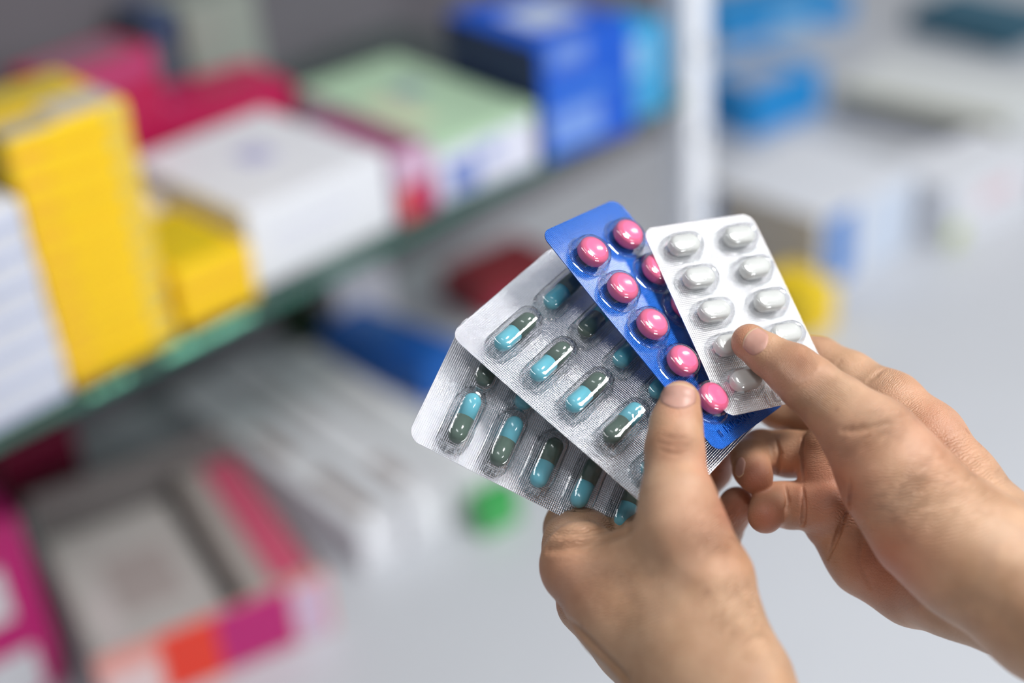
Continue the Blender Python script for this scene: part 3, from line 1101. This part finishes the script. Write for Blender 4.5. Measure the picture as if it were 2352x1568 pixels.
# ring finger
S.chain([(1450, 1490, 555, 70), (1500, 1400, 592, 58), (1590, 1310, 600, 50), (1655, 1220, 584, 47), (1693, 1160, 570, 43)], 3)
# little finger
S.chain([(1540, 1560, 545, 66), (1570, 1460, 580, 52), (1620, 1390, 590, 44), (1660, 1330, 575, 38)], 3)
# creases: thumb joint, web folds
for (x0, y0, x1, y1) in ((1520, 1000, 1580, 1004), (1512, 1016, 1590, 1022), (1518, 1034, 1580, 1040)):
    S.crease([(x0, y0), ((x0 + x1) / 2, (y0 + y1) / 2 + 5), (x1, y1)], .55, 1.0)
S.crease([(1262, 1225), (1340, 1222), (1440, 1205)], .8, 2.5)
S.crease([(1258, 1262), (1350, 1250), (1450, 1215)], .9, 3)
S.crease([(1300, 1420), (1380, 1500), (1440, 1560)], .9, 3)
lh, lo3 = finish_hand(S, 'left hand pressing its thumb on the fan of strips from below',
                      [(1560, 930, 50, .35), (1550, 1020, 60, .25), (1640, 1200, 120, .25), (1690, 1170, 60, .6), (1660, 1060, 60, .6), (1280, 1340, 110, .3)],
                      [(1550, 1022, 5, 45, 34, 7, .9), (1650, 1230, -38, 90, 90, 11, 1.0), (1710, 1390, -50, 90, 150, 13, .9), (1350, 1230, -8, 110, 45, 12, .7),
                       (1500, 1350, -30, 220, 200, 16, .3)], (1566, 1300, 500))
nail(S, lh, lo3, (1559, 880), (1557, 938), 40)

# ---- right hand
S = Sculpt((75, -12, 455), (285, 165, 625), HV)
# thumb and thenar
S.chain([(1722, 786, 537, 43), (1768, 818, 533, 47), (1820, 850, 528, 60), (1860, 884, 525, 66), (1925, 938, 521, 76), (2005, 1015, 514, 100)], 3)
S.chain([(2005, 1015, 514, 100), (2060, 1100, 511, 122), (2140, 1200, 507, 138), (2230, 1270, 504, 150), (2420, 1400, 492, 165), (2640, 1530, 480, 175)], 7)
# index finger, knuckle, metacarpal
S.chain([(1740, 800, 585, 40), (1810, 812, 583, 46), (1880, 830, 578, 52), (1950, 868, 570, 58), (2045, 930, 558, 74), (2125, 1010, 548, 88), (2200, 1110, 536, 92), (2290, 1220, 522, 100), (2420, 1350, 508, 130)], 5)
# palm
S.chain([(1905, 1030, 560, 62), (1900, 1090, 559, 62), (1902, 1160, 556, 62)], 4)
S.chain([(1925, 1190, 558, 82), (2005, 1262, 556, 108), (2110, 1310, 550, 125), (2200, 1330, 532, 130), (2420, 1405, 515, 150), (2640, 1500, 500, 160)], 5)
S.chain([(1990, 1060, 574, 90), (2050, 1180, 570, 120), (2180, 1270, 555, 140), (2420, 1380, 525, 150)], 5)
# middle finger
S.chain([(1960, 1000, 572, 60), (1870, 962, 580, 50), (1790, 940, 586, 45), (1700, 890, 588, 42)], 2.5)
# ring finger
S.chain([(1905, 1045, 562, 56), (1812, 1042, 572, 53), (1748, 1036, 576, 49), (1724, 1052, 568, 43), (1727, 1078, 561, 42), (1736, 1094, 557, 40)], 2.2)
# little finger
S.chain([(1905, 1165, 550, 58), (1815, 1160, 560, 53), (1788, 1156, 560, 48), (1768, 1168, 556, 44), (1758, 1184, 551, 41)], 2.2)
# creases
S.crease([(1846, 985), (1840, 1040), (1845, 1105)], 1.0, .6, -.7)
S.crease([(1843, 1115), (1846, 1165), (1842, 1222)], 1.0, .6, -.7)
S.crease([(1780, 1000), (1790, 1040), (1784, 1092)], 0.8, .6, -.5)
S.crease([(1802, 1112), (1810, 1150), (1800, 1195)], 0.8, .6, -.4)
S.crease([(1952, 1100), (1946, 1180), (1918, 1240), (1900, 1285)], 1.1, .6, -.7)
S.crease([(1985, 1200), (1975, 1290), (2000, 1350)], .5, 1.5)
S.crease([(1935, 990), (1990, 984), (2040, 970)], .45, 2.2)
S.crease([(1922, 838), (1930, 828)], .5, 1)
S.crease([(1994, 876), (2010, 862), (2032, 846)], .8, 1.4)
rh, ro3 = finish_hand(S, 'right hand pinching the white tablet strip, two fingers curled in',
                      [(1710, 770, 45, .3), (1835, 840, 60, .25), (1735, 1100, 55, .6), (1762, 1190, 55, .65), (1900, 1130, 130, .5), (1960, 1040, 80, .3),
                       (2030, 1300, 110, .55), (2150, 980, 140, .25), (1700, 930, 60, .5)],
                      [(1838, 838, 62, 46, 48, 6.5, 1.0), (1900, 905, 35, 90, 60, 9, .6), (1990, 1000, -20, 120, 75, 10, .8), (2120, 1130, -10, 190, 110, 17, .75),
                       (2050, 880, -50, 50, 45, 9, .3), (2250, 1100, 40, 200, 60, 8, .12), (2150, 950, -45, 60, 60, 8, .15)], (2050, 1080, 515))
nail(S, rh, ro3, (1714, 768), (1757, 800), 30)
nail(S, rh, ro3, (1697, 1096), (1704, 1050), 10, name='fingernail')

bpy.context.view_layer.update()

# embossed codes along the lower ends of the blue and the white strip
P, u, v, n, Wm, Lm = PACKS['blue']
emboss('II  KUCSRI / V', .0042, (-Wm * .36, -Lm * .465, .0001), 0.0, bluef, blue_pack)
P, u, v, n, Wm, Lm = PACKS['white']
emboss('( EXP   20', .0062, (-Wm * .12, -Lm * .475, .0001), 0.0, bright, white_pack)
bpy.context.view_layer.update()
